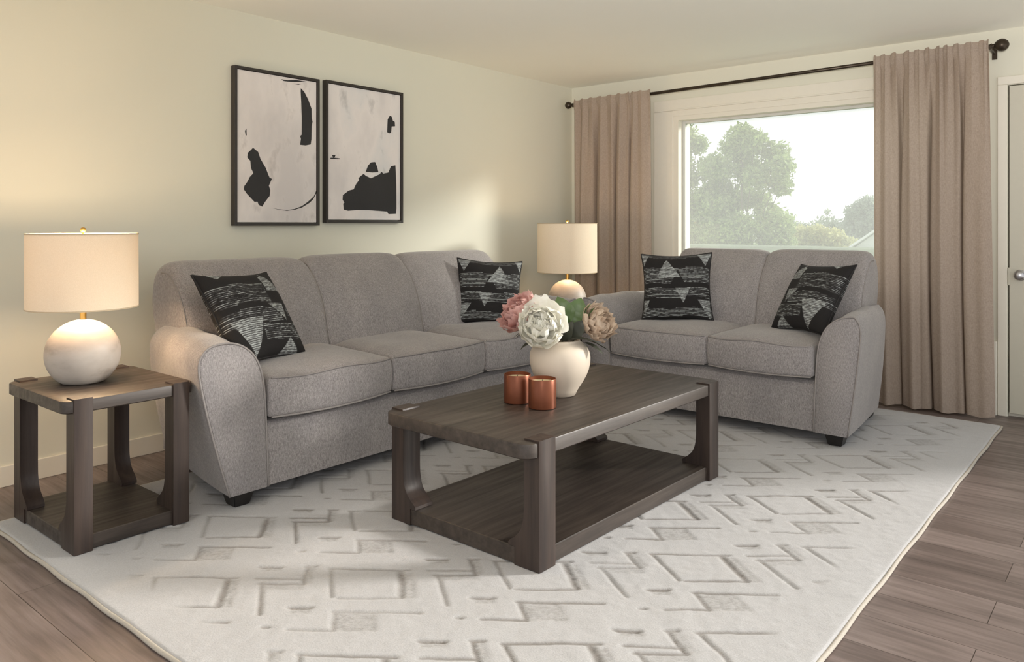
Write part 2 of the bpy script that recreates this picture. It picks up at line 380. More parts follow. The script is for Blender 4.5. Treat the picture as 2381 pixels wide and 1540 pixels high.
# ------------------------------------------------------------------ rug (real carved pile)
RX0, RX1, RY0, RY1 = 0.504, 3.347, 1.034, 5.349
def make_rug():
    nx, ny = 400, 600
    xs = np.linspace(RX0, RX1, nx); ys = np.linspace(RY0, RY1, ny); X, Y = np.meshgrid(xs, ys)
    e = math.radians(39.85); ce, se = math.cos(e), math.sin(e)
    rng = np.random.RandomState(3)
    # gentle hand-tufted wobble
    def sm(scale, amp):
        g = rng.randn(int(ny/scale)+3, int(nx/scale)+3); yi = np.linspace(0, g.shape[0]-1.001, ny); xi = np.linspace(0, g.shape[1]-1.001, nx)
        y0 = yi.astype(int); x0 = xi.astype(int); fy = (yi-y0)[:, None]; fx = (xi-x0)[None, :]
        fy = fy*fy*(3-2*fy); fx = fx*fx*(3-2*fx)
        return amp*((g[y0][:, x0]*(1-fx)+g[y0][:, x0+1]*fx)*(1-fy)+(g[y0+1][:, x0]*(1-fx)+g[y0+1][:, x0+1]*fx)*fy)
    Xw = X+sm(8, 0.0012)+sm(30, 0.003); Yw = Y+sm(8, 0.0012)+sm(30, 0.003)
    U = (Xw/ce+Yw/se)/2; V = (Yw/se-Xw/ce)/2
    c0 = np.array([2.635, -0.04]); P = np.array([0.575, 0.06]); Q = np.array([0.06, 0.545])
    Minv = np.linalg.inv(np.array([P, Q]).T)
    du, dv = U-c0[0], V-c0[1]
    a = Minv[0, 0]*du+Minv[0, 1]*dv; b = Minv[1, 0]*du+Minv[1, 1]*dv
    g = 0.0105
    S = [(-.14, .11, .135, .10, g), (-.135, .11, -.12, -.10, .010), (-.10, -.105, .10, -.105, g), (.105, .09, .10, -.10, .016),
         (-.11, -.19, .15, -.20, g), (-.105, -.19, -.105, -.30, g), (-.24, -.30, -.105, -.305, g),
         (-.25, -.168, -.18, -.168, .012), (-.36, -.005, -.215, -.005, g), (-.35, 0, -.335, -.215, g), (-.22, 0, -.22, .12, .010), (-.225, .125, -.19, .125, .010),
         (-.375, .125, -.30, .12, .012), (-.315, -.29, -.30, -.29, .011), (.20, .095, .345, .09, g)]
    PATCH = [(-.10, .02, -.31, -.20, .8), (-.245, -.185, -.205, -.165, .8), (-.37, -.30, .09, .125, .8), (.10, .145, -.11, .08, .7), (-.335, -.215, -.05, -.005, .5), (-.22, -.19, .0, .12, .6)]
    cv = np.zeros_like(U); pt = np.zeros_like(U)
    for i in (-1, 0, 1, 2):
        for j in (-1, 0, 1, 2):
            ca = np.floor(a)+i; cb = np.floor(b)+j
            lu = du-(ca*P[0]+cb*Q[0]); lv = dv-(ca*P[1]+cb*Q[1])
            for (u0, v0, u1, v1, w) in S:
                ex, ey = u1-u0, v1-v0; L = ex*ex+ey*ey
                t_ = np.clip(((lu-u0)*ex+(lv-v0)*ey)/L, 0, 1); d = np.hypot(lu-u0-t_*ex, lv-v0-t_*ey)
                cv = np.maximum(cv, np.clip(1-(d/w)**2, 0, 1))
            for (u0, u1, v0, v1, k) in PATCH:
                ins = np.clip(np.minimum(np.minimum(lu-u0, u1-lu), np.minimum(lv-v0, v1-lv))/0.012+0.5, 0, 1)
                pt = np.maximum(pt, ins*k)
    bd = np.minimum(np.minimum(X-RX0, RX1-X), np.minimum(Y-RY0, RY1-Y))
    edge = np.clip((bd-0.13)/0.05, 0, 1); cv *= edge; pt *= edge
    strength = np.clip(0.75+sm(40, 0.22), 0.25, 1)
    speck = rng.rand(ny, nx)
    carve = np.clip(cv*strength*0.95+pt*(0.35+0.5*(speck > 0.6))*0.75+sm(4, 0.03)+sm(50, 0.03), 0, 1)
    h = 0.016-0.0045*cv-0.003*pt*(0.6+0.6*speck)+sm(3, 0.0004)+sm(12, 0.0007)
    r_ = 0.012; h = np.where(bd < r_, 0.004+(h-0.004)*np.sqrt(np.clip(1-(1-bd/r_)**2, 0, 1)), h)
    Vt = np.stack([X, Y, h], -1).reshape(-1, 3)
    idx = np.arange(nx*ny).reshape(ny, nx)
    F = np.stack([idx[:-1, :-1], idx[:-1, 1:], idx[1:, 1:], idx[1:, :-1]], -1).reshape(-1, 4)
    # underside skirt
    me = bpy.data.meshes.new('area_rug'); me.from_pydata(Vt.tolist(), [], F.tolist()); me.update()
    at = me.attributes.new('carve', 'FLOAT', 'POINT'); at.data.foreach_set('value', carve.reshape(-1).astype(np.float32))
    root = empty('area_rug', (0, 0, 0), label='large cream area rug with carved geometric diamond lines, under the coffee table', category='rug')
    link('pile', me, M_RUG, root, True)
    bm = bmesh.new(); box(bm, RX0, RX1, RY0, RY1, 0.0005, 0.0045); build('backing', bm, M_RUGEDGE, root)
    loop = []
    for (x0, y0, x1, y1) in ((RX0, RY0, RX1, RY0), (RX1, RY0, RX1, RY1), (RX1, RY1, RX0, RY1), (RX0, RY1, RX0, RY0)):
        for k in range(60):
            f_ = k/60; w = 0.0025*math.sin(k*0.9+x0*7)
            loop.append((x0+(x1-x0)*f_+(w if x0 == x1 else 0), y0+(y1-y0)*f_+(w if y0 == y1 else 0), 0.0075))
    loop.append(loop[0]); tube('edge_binding', loop, 0.0072, M_RUGEDGE, root, 8)
make_rug()
RUGZ = 0.0162

# ------------------------------------------------------------------ sofas
def add_pipe(name, pts, parent, r=0.0045): return tube(name, pts, r, M_PIPE, parent, 7)
def make_arm(root, s_in, sign, flare, toe, wid, depth=0.92):
    """s_in: lateral position of the arm's inner bottom edge; sign -1 = left arm (outer side to the left)"""
    f = flare
    prof = [(0, .08), (.006, .25), (.013, .40), (.02, .50), (.034, .575), (.062, .638), (.102, .68), (.152, .706), (.205, .714),
            (wid+f*.62, .706), (wid+f*.86, .684), (wid+f, .645), (wid+f*.97, .58), (wid+f*.72, .42), (wid+f*.32, .22), (wid, .08)]
    # resample between corners with the bottom kept sharp
    P = smoothloop(prof, 46, closed=False)
    cx = wid/2+f*0.4; secs = []
    ds = [0.0, 0.004, 0.012, 0.03, 0.08, 0.15, 0.25, 0.35, 0.45, 0.55, 0.65, 0.75, 0.83, 0.9, 0.95, 0.985, 1.0]
    for d in ds:
        inset = 0.012*(1-d/0.012)**2 if d < 0.012 else 0.0
        rear = 0.0 if d < 0.9 else ((d-0.9)/0.1)**2*0.045
        sec = []
        for (o, z) in P:
            oo, zz = o, z
            k = inset+rear
            oo += (cx-o)*k/0.16; zz += (0.38-z)*k/0.33 if z > 0.1 else 0
            puff = 0.012*math.sin(min(1, d)*math.pi)*max(0, (z-0.5)/0.2)
            zz += puff
            zz += 0.004*math.sin(d*17+o*20)*max(0, (z-0.55)/0.15)
            dd = d*(depth-0.13*max(0, (z-.08)/.63)**1.5)
            sh = toe*d**1.25*(1 if o > cx*0.6 else 0.75)
            sec.append((s_in+sign*(oo-sh), dd, zz))
        secs.append(sec)
    arm = loft('arm', secs, M_FAB, root, 60)
    # welt round the front panel
    add_pipe('piping', [(s_in+sign*o, 0.003, z) for (o, z) in P], arm, 0.0045)
    return arm
def make_foot(root, s, d, sx=0.075, h=0.085, lean=0.02, front=True):
    bm = bmesh.new(); t_ = 0.052; b_ = 0.034
    r = bmesh.ops.create_cube(bm, size=1)
    for v in r['verts']:
        top = v.co.z > 0; k = t_ if top else b_
        v.co = Vector((s+(1 if v.co.x > 0 else -1)*k, d+(1 if v.co.y > 0 else -1)*k, h if top else 0.0))
    bmesh.ops.bevel(bm, geom=list(bm.edges), offset=0.003, segments=2, affect='EDGES')
    return build('foot', bm, M_FOOT, root)
def make_sofa(name, loc, rz, seats_front, seats_back, backs, back_top, arms, tags, zfoot=0.0, rear_zfoot=0.0):
    root = empty(name, loc, rz, **tags)
    sL, sR = seats_front[0], seats_front[-1]
    # base with front rail
    bm = bmesh.new()
    secs = []
    prof = [(0.008, .082), (0.014, .335), (0.034, .352), (0.10, .358), (.86, .366), (.88, .34), (.88, .082)]
    for k in range(9):
        u = k/8; s = sL-0.02+(sR-sL+0.04)*u
        secs.append([(s, d, z) for d, z in prof])
    bm.free(); loft('base', secs, M_FAB, root, 35)
    # rear shell behind the back cushions
    bL, bR = backs[0], backs[-1]
    sh = []
    for u in np.linspace(0, 1, 7):
        sh.append([(bL+(.03 if z > .7 else .17)+(bR-bL-2*(.03 if z > .7 else .17))*u, d, z) for d, z in ((.70, .36), (.72, .6), (.77, .84), (.82, .93), (.865, .93), (.885, .86), (.895, .70), (.90, .5), (.90, .09), (.84, .09))])
    loft('back_panel', sh, M_FAB, root, 50)
    # back cushions
    n = len(backs)-1
    for i in range(n):
        a, b = backs[i], backs[i+1]; w = b-a
        top = back_top[i]
        pr = [(.475, .50), (.485, .62), (.505, .72), (.545, .83), (.592, .915), (.632, .965), (.685, top-.012), (.745, top), (.80, top-.012), (.84, top-.05), (.855, top-.14), (.85, .80), (.80, .62), (.74, .50)]
        Pp = smoothloop(pr, 40, True); cx, cz = .68, .74; secs = []
        N = 30
        for k in range(N+1):
            t_ = 0.5-0.5*math.cos(math.pi*k/N); u = 2*t_-1
            outer_ = (i == 0 and u < 0) or (i == n-1 and u > 0)
            e_ = ((1-abs(u)**16)**(1/2.4) if outer_ else (1-abs(u)**7)**(1/3.2)) if abs(u) < 1 else 0
            sec = []
            for (d, z) in Pp:
                shr = (1-e_)
                top_w = max(0, (z-.8)/.2)
                outer_l = (i == 0 and u < 0); outer_r = (i == n-1 and u > 0)
                ks = 0.10+(0.14 if (outer_l or outer_r) else 0.07)*top_w
                dd = d+(cx-d)*shr*ks*(1.0 if d < cx else 0.5); zz = z+(cz-z)*shr*ks*1.2
                if z < .55: zz = z
                # crown of the face
                if d < .66: dd -= 0.028*(1-u*u)*math.sin(min(1, max(0, (z-.5)/.42))*math.pi)
                sec.append((a+0.001+(w-0.002)*t_, dd, zz))
            secs.append(sec)
        bc = loft('back_cushion', secs, M_FAB, root, 75)
        # welts along the cushion's side seams, from seat to crown
        for side, ss in ((0, a+0.004), (N, b-0.004)):
            sec = secs[1 if side == 0 else N-1]
            path = [(ss, sec[k][1]-0.0015, sec[k][2]+0.001) for k in range(1, 22)]
            add_pipe('piping', path, bc, 0.0035)
    # seat cushions
    for i in range(len(seats_front)-1):
        f0, f1 = seats_front[i], seats_front[i+1]; b0, b1 = seats_back[i], seats_back[i+1]
        w = f1-f0; dep = 0.60; hh = 0.178
        ph = i*1.7+loc[0]
        def df(x, y, z, f0=f0, f1=f1, b0=b0, b1=b1, w=w, ph=ph):
            u = x/(w/2); v = (y+dep/2)/dep       # v 0 front .. 1 back
            s = (f0+f1)/2+(b0+b1-f0-f1)/2*v+u*((f1-f0)*(1-v)+(b1-b0)*v)/2*0.997
            ff = max(0, 1-v/0.5)
            d = -0.012+v*dep-0.036*(1-u*u)*ff-0.012*ff*math.cos(z/(hh/2)*1.4)
            zt = z/(hh/2)
            zc = 0.462+z
            if zt > 0: zc += zt*(0.034*(1-u**4)*(1-(2*v-1)**4)**1.0+0.006*math.sin(5*u+ph)*math.sin(4*v+ph)-0.006*(1-v))
            else: zc += zt*(0.006*(1-u*u))
            return Vector((s, d, zc))
        sc_ = rbox('seat_cushion', (w, dep, hh), 0.022, (22, 18, 6), df, M_FAB, root)
        for zt in (1, -1):
            path = []
            for k in range(41):
                x = -w/2+0.012+(w-0.024)*k/40
                rr = 0.0065
                path.append(df(x, -dep/2+rr-0.003, zt*(hh/2-rr+0.003)))
            add_pipe('piping', path, sc_, 0.0045)
    for (s_in, sign, flare, toe, wid) in arms:
        make_arm(root, s_in, sign, flare, toe, wid)
        fs = s_in+sign*(wid*0.56)
        make_foot(root, fs, 0.075).location.z = 0
        make_foot(root, fs-sign*toe*0.8, 0.83)
    for ch in root.children:
        if ch.name.split('.')[0] == 'foot':
            front = min(v.co.y for v in ch.data.vertices) < 0.4
            z0 = zfoot if front else rear_zfoot
            for v in ch.data.vertices:
                if v.co.z < 0.04: v.co.z += z0
    return root
sofa = make_sofa('sofa', (1.137, 0, 0), math.radians(90),
    [1.868, 2.560, 3.245, 3.935], [1.93, 2.565, 3.24, 3.87],
    [1.775, 2.548, 3.238, 4.06], [1.022, 1.028, 1.024],
    [(1.876, -1, .135, .17, .178), (3.93, 1, .09, .10, .165)],
    dict(label='long grey fabric three-seat sofa with rounded back standing along the left wall', category='sofa'), RUGZ, 0.0)
love = make_sofa('loveseat', (0, 4.243, 0), 0,
    [1.345, 2.014, 2.632], [1.42, 2.055, 2.60],
    [1.475, 2.105, 2.735], [1.036, 1.040],
    [(1.343, -1, .07, .06, .17), (2.628, 1, .065, .075, .175)],
    dict(label='grey fabric two-seat loveseat with rounded back in front of the window', category='loveseat'), RUGZ, RUGZ)

# ------------------------------------------------------------------ tables
def make_table(name, loc, rz, L, W, Hh, thick, ley, lew, caps, shelf_h, tags, corner=0.03, ltop=.065, lfoot=.108):
    root = empty(name, loc, rz, **tags)
    # top with rounded plan corners
    def plan(hx, hy, r, n=8):
        pts = []
        for (sx, sy, a0) in ((1, -1, -90), (1, 1, 0), (-1, 1, 90), (-1, -1, 180)):
            for k in range(n+1):
                a = math.radians(a0+90*k/n); pts.append((sx*(hx-r)+r*math.cos(a), sy*(hy-r)+r*math.sin(a)))
        return pts
    secs = []
    for (dz, ins) in ((-thick, .004), (-thick+.004, 0), (-.005, 0), (-.0015, .0015), (0, .005)):
        secs.append([(x, y, Hh+dz) for x, y in plan(W/2-0.003-ins, L/2-ins, corner)])
    loft('tabletop', secs, M_TABLE, root, 40)
    secs = []
    for (z, ins) in ((0.002, .002), (.005, 0), (shelf_h-.003, 0), (shelf_h, .003)):
        secs.append([(x, y, z) for x, y in ((-(W/2-.012)+ins, -(ley+lew/2-.004)+ins), ((W/2-.012)-ins, -(ley+lew/2-.004)+ins), ((W/2-.012)-ins, (ley+lew/2-.004)-ins), (-(W/2-.012)+ins, (ley+lew/2-.004)-ins))])
    loft('shelf', secs, M_TABLE, root, 30)
    for sx in (1, -1):
        for sy in (1, -1):
            xo = W/2+0.003
            arc = [(p[0], p[1]) for p in smoothloop([(W/2-ltop, .24*Hh/.458), (W/2-ltop-.001, .19), (W/2-ltop-.006, .155), (W/2-ltop-.017, .125), (W/2-lfoot+.006, .102), (W/2-lfoot-.012, .088), (W/2-lfoot-.028, shelf_h+.013)], 26, closed=False)]
            prof = [(xo, 0), (xo, Hh+caps), (W/2-.062, Hh+caps), (W/2-.064, Hh-.001), (W/2-.012, Hh-.001), (W/2-.012, Hh-thick), (W/2-ltop, Hh-thick-.0005), (W/2-ltop, .24*Hh/.458+.01)]+arc+[
                    (W/2-lfoot-.028, shelf_h+.001), (W/2-lfoot, shelf_h+.0008), (W/2-lfoot, 0)]
            secs = []
            for (yy, ins) in ((-lew/2, .0015), (-lew/2+.0015, 0), (lew/2-.0015, 0), (lew/2, .0015)):
                secs.append([((x-ins*0.5)*sx, sy*ley+yy, max(z, 0)) for x, z in prof])
            lg = loft('leg', secs, M_TABLE_Z, root, 28)
    return root
ct = make_table('coffee_table', (2.078, 2.748, RUGZ+.001), math.radians(-0.97), 1.44, .756, .441, .052, .625, .09, .006, .062,
    dict(label='dark brown oak coffee table with lower shelf on the cream rug', category='coffee table'), corner=.048)
et = make_table('end_table', (.796, 1.331, RUGZ+.001), math.radians(.4), .49, .583, .551, .046, .182, .064, .006, .056,
    dict(label='dark brown oak end table with open lower shelf beside the sofa, under the left lamp', category='end table'), corner=.045)
et2 = make_table('end_table', (.60, 4.775, .001), 0, .44, .50, .520, .046, .16, .064, .006, .056,
    dict(label='dark brown oak end table in the far corner between sofa and loveseat', category='end table'), corner=.045)

# ------------------------------------------------------------------ lamps
def make_lamp(loc, k, z_sph, z_sh0, z_sh1, r_sh, energy, label):
    root = empty('table_lamp', loc, 0, label=label, category='lamp', group='round-based table lamps')
    R = 0.1365*k; hs = z_sph; zc_ = hs-R; a0 = math.asin(-zc_/R)
    prof = [(.004, .004), (R*math.cos(a0)-.006, .003), (R*math.cos(a0)-.002, 0)]+[(max(.004, R*math.cos(a0+(math.pi/2-a0)*j/30)), zc_+R*math.sin(a0+(math.pi/2-a0)*j/30)) for j in range(31)]
    lathe('lamp_base', prof, M_STONE, root, 64)
    zn = hs-0.002
    lathe('neck', [(0.012*k, zn), (0.012*k, z_sh0+0.01), (0.007*k, z_sh0+0.012), (0.007*k, z_sh0+0.06)], M_BRASS, root, 24)
    th = 0.0022
    sh = lathe('lamp_shade', [(r_sh, z_sh0), (r_sh, z_sh0+0.004), (r_sh*.995, z_sh1-0.004), (r_sh*.995, z_sh1), (r_sh*.995-th, z_sh1), (r_sh-th, z_sh0), (r_sh, z_sh0)], M_SHADE, root, 72, cap=False)
    tr = [lathe('shade_trim', [(r_sh+.0006, z), (r_sh+.0006, z+.005), (r_sh-th-.0006, z+.005), (r_sh-th-.0006, z), (r_sh+.0006, z)], plain('shade_trim', srgb(196, 176, 146), .8), sh, 72, cap=False) for z in (z_sh0-.001, z_sh1-.004)]
    # spider, finial, bulb
    zt = z_sh1-0.006; bm = bmesh.new()
    for a in (0, 120, 240):
        M = Matrix.Rotation(math.radians(a+20), 4, 'Z'); box(bm, 0, r_sh-th, -0.0015, 0.0015, zt-.0015, zt+.0015, M=M)
    build('shade_spider', bm, M_BRASS, root)
    lathe('finial', [(0.004, z_sh1-.01), (0.004, z_sh1+.006), (.009*k, z_sh1+.009), (.011*k, z_sh1+.016), (.008*k, z_sh1+.023), (.002, z_sh1+.026)], M_BRASS, root, 20)
    for kk, ee in ((.90, .60), (.14, .40)):      # upper bulb, plus a lower one added to light the wall below
        zb = z_sh0+(z_sh1-z_sh0)*kk
        bm = bmesh.new(); bmesh.ops.create_uvsphere(bm, u_segments=16, v_segments=12, radius=0.015)
        for v in bm.verts: v.co.z += zb
        build('bulb', bm, M_BULB, root, True)
        l = light('bulb_light', 'POINT', (0, 0, zb), energy*ee, (1.0, 0.73, 0.46), shadow_soft_size=0.035); l.parent = root
    return root
T1 = RUGZ+.001+.551
make_lamp((.744, 1.284, T1+.0015), 1.0, .2495, .297, .593, .2015, 27, 'table lamp with round stone base and glowing drum shade on the left end table')
make_lamp((.6475, 4.73, .5225), 1.04, .262, .318, .684, .224, 6.5, 'table lamp with round base and glowing drum shade in the far corner behind the flowers')

# ------------------------------------------------------------------ pictures
def canvas_mat(name, seed, cool):
    t = NT(name); v = t.coord((2.2, 2.2, 1.1)); mp = v.node; mp.inputs['Location'].default_value = (seed, seed*2, seed)
    n = t.noise(v, 1.0, 5, 0.55); n2 = t.noise(v, 4.0, 4, 0.6)
    c = t.ramp(n, [(0.36, cool), (0.5, srgb(228, 221, 217)), (0.66, srgb(206, 200, 198))])
    s = t.ramp(n2, [(0.30, (0.74, 0.73, 0.73, 1)), (0.42, (1, 1, 1, 1))])
    return t.set(Base_Color=t.mix(1.0, c, s, 'MULTIPLY'), Roughness=0.55)
def make_picture(y0, y1, z0, z1, shapes, mat, label):
    root = empty('framed_picture', (0.0, (y0+y1)/2, (z0+z1)/2), 0, label=label, category='picture', group='framed abstract pictures on the left wall')
    hy, hz = (y1-y0)/2, (z1-z0)/2; fw = .017; d0, d1 = .002, .043
    bm = bmesh.new()
    box(bm, d0, d1, -hy, -hy+fw, -hz, hz, bevel=.0015); box(bm, d0, d1, hy-fw, hy, -hz, hz, bevel=.0015)
    box(bm, d0, d1, -hy+fw, hy-fw, hz-fw, hz, bevel=.0015); box(bm, d0, d1, -hy+fw, hy-fw, -hz, -hz+fw, bevel=.0015)
    build('picture_frame', bm, M_FRAME, root)
    bm = bmesh.new(); cy, cz = hy-fw-.003, hz-fw-.003
    box(bm, d0+.003, d1-.010, -cy, cy, -cz, cz)
    for f_ in bm.faces: f_.material_index = 0
    for q, poly in enumerate(shapes):
        vs = [bm.verts.new((d1-.0097+q*.00002, -cy+2*cy*min(1, max(0, u)), -cz+2*cz*v)) for u, v in poly]
        for tri_ in tessellate_polygon([[v.co for v in vs]]):
            a_, b_, c_ = (vs[k] for k in tri_)
            if (b_.co-a_.co).cross(c_.co-a_.co).x < 0: b_, c_ = c_, b_
            f_ = bm.faces.new((a_, b_, c_)); f_.material_index = 1
    me = bpy.data.meshes.new('artwork'); bm.to_mesh(me); bm.free()
    link('artwork', me, [mat, M_INK], root)
L1 = [(0.791, 0.941), (0.84, 0.916), (0.89, 0.869), (0.936, 0.806), (0.939, 0.74), (0.95, 0.715), (0.938, 0.682), (0.934, 0.59), (0.924, 0.553), (0.854, 0.542), (0.78, 0.543), (0.792, 0.585), (0.781, 0.605), (0.802, 0.614), (0.803, 0.732), (0.797, 0.83), (0.788, 0.92)]
L2 = [(0.188, 0.495), (0.249, 0.47), (0.278, 0.424), (0.337, 0.371), (0.389, 0.302), (0.419, 0.295), (0.381, 0.247), (0.399, 0.216), (0.389, 0.177), (0.336, 0.139), (0.299, 0.104), (0.255, 0.116), (0.241, 0.137), (0.205, 0.135), (0.112, 0.189), (0.079, 0.215), (0.084, 0.238), (0.126, 0.272), (0.148, 0.299), (0.191, 0.326), (0.162, 0.36), (0.155, 0.406), (0.119, 0.428), (0.126, 0.458)]
L3 = [(1.0, 0.227), (0.968, 0.186), (0.884, 0.145), (0.802, 0.113), (0.705, 0.093), (0.61, 0.084), (0.502, 0.089), (0.411, 0.099), (0.502, 0.086), (0.61, 0.08), (0.713, 0.088), (0.81, 0.105), (0.909, 0.138), (0.959, 0.165), (1.0, 0.207)]
L4 = [(0.529, 0.981), (0.615, 0.981), (0.727, 0.993), (0.857, 0.993), (0.727, 0.979), (0.623, 0.972), (0.568, 0.971)]
L5 = [(0.678, 0.962), (0.808, 0.972), (0.759, 0.962)]
L6 = [(0.091, 0.602), (0.109, 0.618), (0.112, 0.572), (0.099, 0.572)]
R1 = [(0.845, 0.827), (0.872, 0.821), (0.89, 0.79), (0.918, 0.783), (0.923, 0.748), (0.872, 0.743), (0.862, 0.691), (0.834, 0.685), (0.804, 0.693), (0.812, 0.795)]
R2 = [(0.574, 0.445), (0.632, 0.45), (0.661, 0.413), (0.679, 0.372), (0.591, 0.366), (0.499, 0.368), (0.531, 0.418)]
R3 = [(0.928, 0.436), (0.942, 0.279), (0.944, 0.091), (0.934, 0.048), (0.825, 0.045), (0.802, 0.066), (0.544, 0.074), (0.374, 0.073), (0.259, 0.067), (0.202, 0.075), (0.195, 0.119), (0.211, 0.127), (0.187, 0.149), (0.191, 0.184), (0.269, 0.219), (0.335, 0.23), (0.369, 0.273), (0.411, 0.304), (0.397, 0.316), (0.47, 0.353), (0.504, 0.337), (0.573, 0.322), (0.696, 0.357), (0.723, 0.376), (0.75, 0.364), (0.823, 0.375), (0.86, 0.427)]
R4 = [(0.03, 0.455), (0.066, 0.458), (0.05, 0.474), (0.077, 0.48), (0.097, 0.474), (0.081, 0.458), (0.152, 0.456), (0.152, 0.45), (0.03, 0.446)]
make_picture(2.361, 2.940, 1.192, 2.103, [L1, L2, L3, L4, L5, L6], canvas_mat('canvas_pink_wash', 3.1, srgb(214, 206, 204)), 'framed abstract with tall black wing shape and thin black arc, nearer the left lamp')
make_picture(2.989, 3.635, 1.210, 2.109, [R1, R2, R3, R4], canvas_mat('canvas_grey_wash', 8.4, srgb(210, 210, 210)), 'framed abstract with large black mass along its bottom, nearer the window')

# ------------------------------------------------------------------ curtains and rod
RODY = 5.53
rod = empty('curtain_rod', (0, RODY, 0), 0, label='dark bronze curtain rod with ball finials above the window', category='curtain rod')
zr = lambda x: 2.242+(x-.1)*(2.292-2.242)/3.2
tube('pole', [(.13, 0, zr(.13)), (1.7, 0, zr(1.7)), (3.27, 0, zr(3.27))], .0125, M_BRONZE, rod, 20)
for x, sgn in ((.13, -1), (3.265, 1)):
    fo = lathe('finial', [(.014, -.004), (.017, .004), (.012, .010), (.012, .018), (.024, .026), (.036, .042), (.0395, .058), (.036, .074), (.022, .090), (.004, .097)], M_BRONZE, rod, 28)
    s_ = .8 if sgn < 0 else 1.0
    fo.scale = (s_, s_, s_); fo.rotation_euler = (0, sgn*math.pi/2, 0); fo.location = (x, 0, zr(x))
for x in (.14, 3.262):
    bm = bmesh.new(); box(bm, x-.006, x+.006, -.014, D-RODY-.003, zr(x)-.022, zr(x)-.012, bevel=.001); box(bm, x-.014, x+.014, D-RODY-.009, D-RODY-.002, zr(x)-.055, zr(x)+.02, bevel=.001)
    box(bm, x-.006, x+.006, -.02, -.012, zr(x)-.022, zr(x)+.004, bevel=.001)
    build('bracket', bm, M_BRONZE, rod)
def make_curtain(xt0, xt1, xb0, xb1, ntop, nbot, seed, label, zt_off=.035):
    rng = random.Random(seed); n = 260; rows = 70
    def phase(k, lo, hi):
        ws = [rng.uniform(lo, hi) for _ in range(k)]; t_ = sum(ws); cu = [0]
        for w in ws: cu.append(cu[-1]+w/t_)
        am = [rng.uniform(.45, 1.15) for _ in range(k+1)]
        def f(u):
            q = max(0, min(k-1, next((j for j in range(k) if u <= cu[j+1]+1e-9), k-1)))
            fr = (u-cu[q])/(cu[q+1]-cu[q]); return 2*math.pi*(q+fr), am[q]*(1-fr)+am[q+1]*fr, fr, q
        return f
    pt, pb, pm = phase(ntop, .5, 1.6), phase(nbot, .7, 1.35), phase(nbot+4, .6, 1.5)
    V = []; F = []
    for j in range(rows+1):
        g = j/rows; k1 = math.exp(-(g/.22)**1.3); k2 = 1-math.exp(-(g/.30)**1.2)
        for i in range(n+1):
            u = i/n
            a1, m1, _, _ = pt(u); a2, m2, f2, q2 = pb(min(1, max(0, u+.014*math.sin(5*g+seed)*4*u*(1-u)))); a3, m3, _, _ = pm(u)
            e2 = min(f2, 1-f2); inner = 0 if (q2 == 0 and f2 < .5) or (q2 == nbot-1 and f2 > .5) else 1
            val = math.exp(-(e2/.085)**2)*inner
            y2 = -.042*m2*math.sin(math.pi*f2)**.8+.125*val+.012*math.sin(3*math.pi*f2+q2)*(1-val)
            y = -.020*m1*math.sin(a1)*(k1+.10)+y2*k2-.009*m3*math.sin(a3)*k2
            x0 = xt0+(xb0-xt0)*g; x1 = xt1+(xb1-xt1)*g
            dx2 = -.016*(1 if f2 < .5 else -1)*math.exp(-((e2-.12)/.07)**2)*inner
            x = x0+(x1-x0)*u+(.006*math.sin(2*a1)*k1+dx2*k2)*(1 if 0 < i < n else 0)
            z = (zr(x)+zt_off+.007*math.cos(a1)*m1)*(1-g)+(.012+.010*abs(math.sin(a2*.5+seed)))*g
            if g < .015: y *= .8
            kz = math.exp(-((z-zr(x))/.032)**4); y = y*(1-kz)+min(y, -.008)*kz-.004*kz
            V.append((x, max(-.11, min(.135, y))-.012, z))
    for j in range(rows):
        for i in range(n):
            a = j*(n+1)+i; F.append((a, a+n+1, a+n+2, a+1))
    root = empty('curtain', (0, RODY, 0), 0, label=label, category='curtain', group='taupe curtain panels on the rod')
    me = bpy.data.meshes.new('fabric'); me.from_pydata(V, [], F); me.update()
    o = link('fabric', me, M_CURT, root, True)
    return root
make_curtain(.155, .905, .165, .925, 9, 4, 5, 'taupe pleated curtain panel left of the window, behind the corner lamp')
make_curtain(2.595, 3.255, 2.60, 3.29, 11, 4, 11, 'taupe pleated curtain panel right of the window, beside the door', .04)

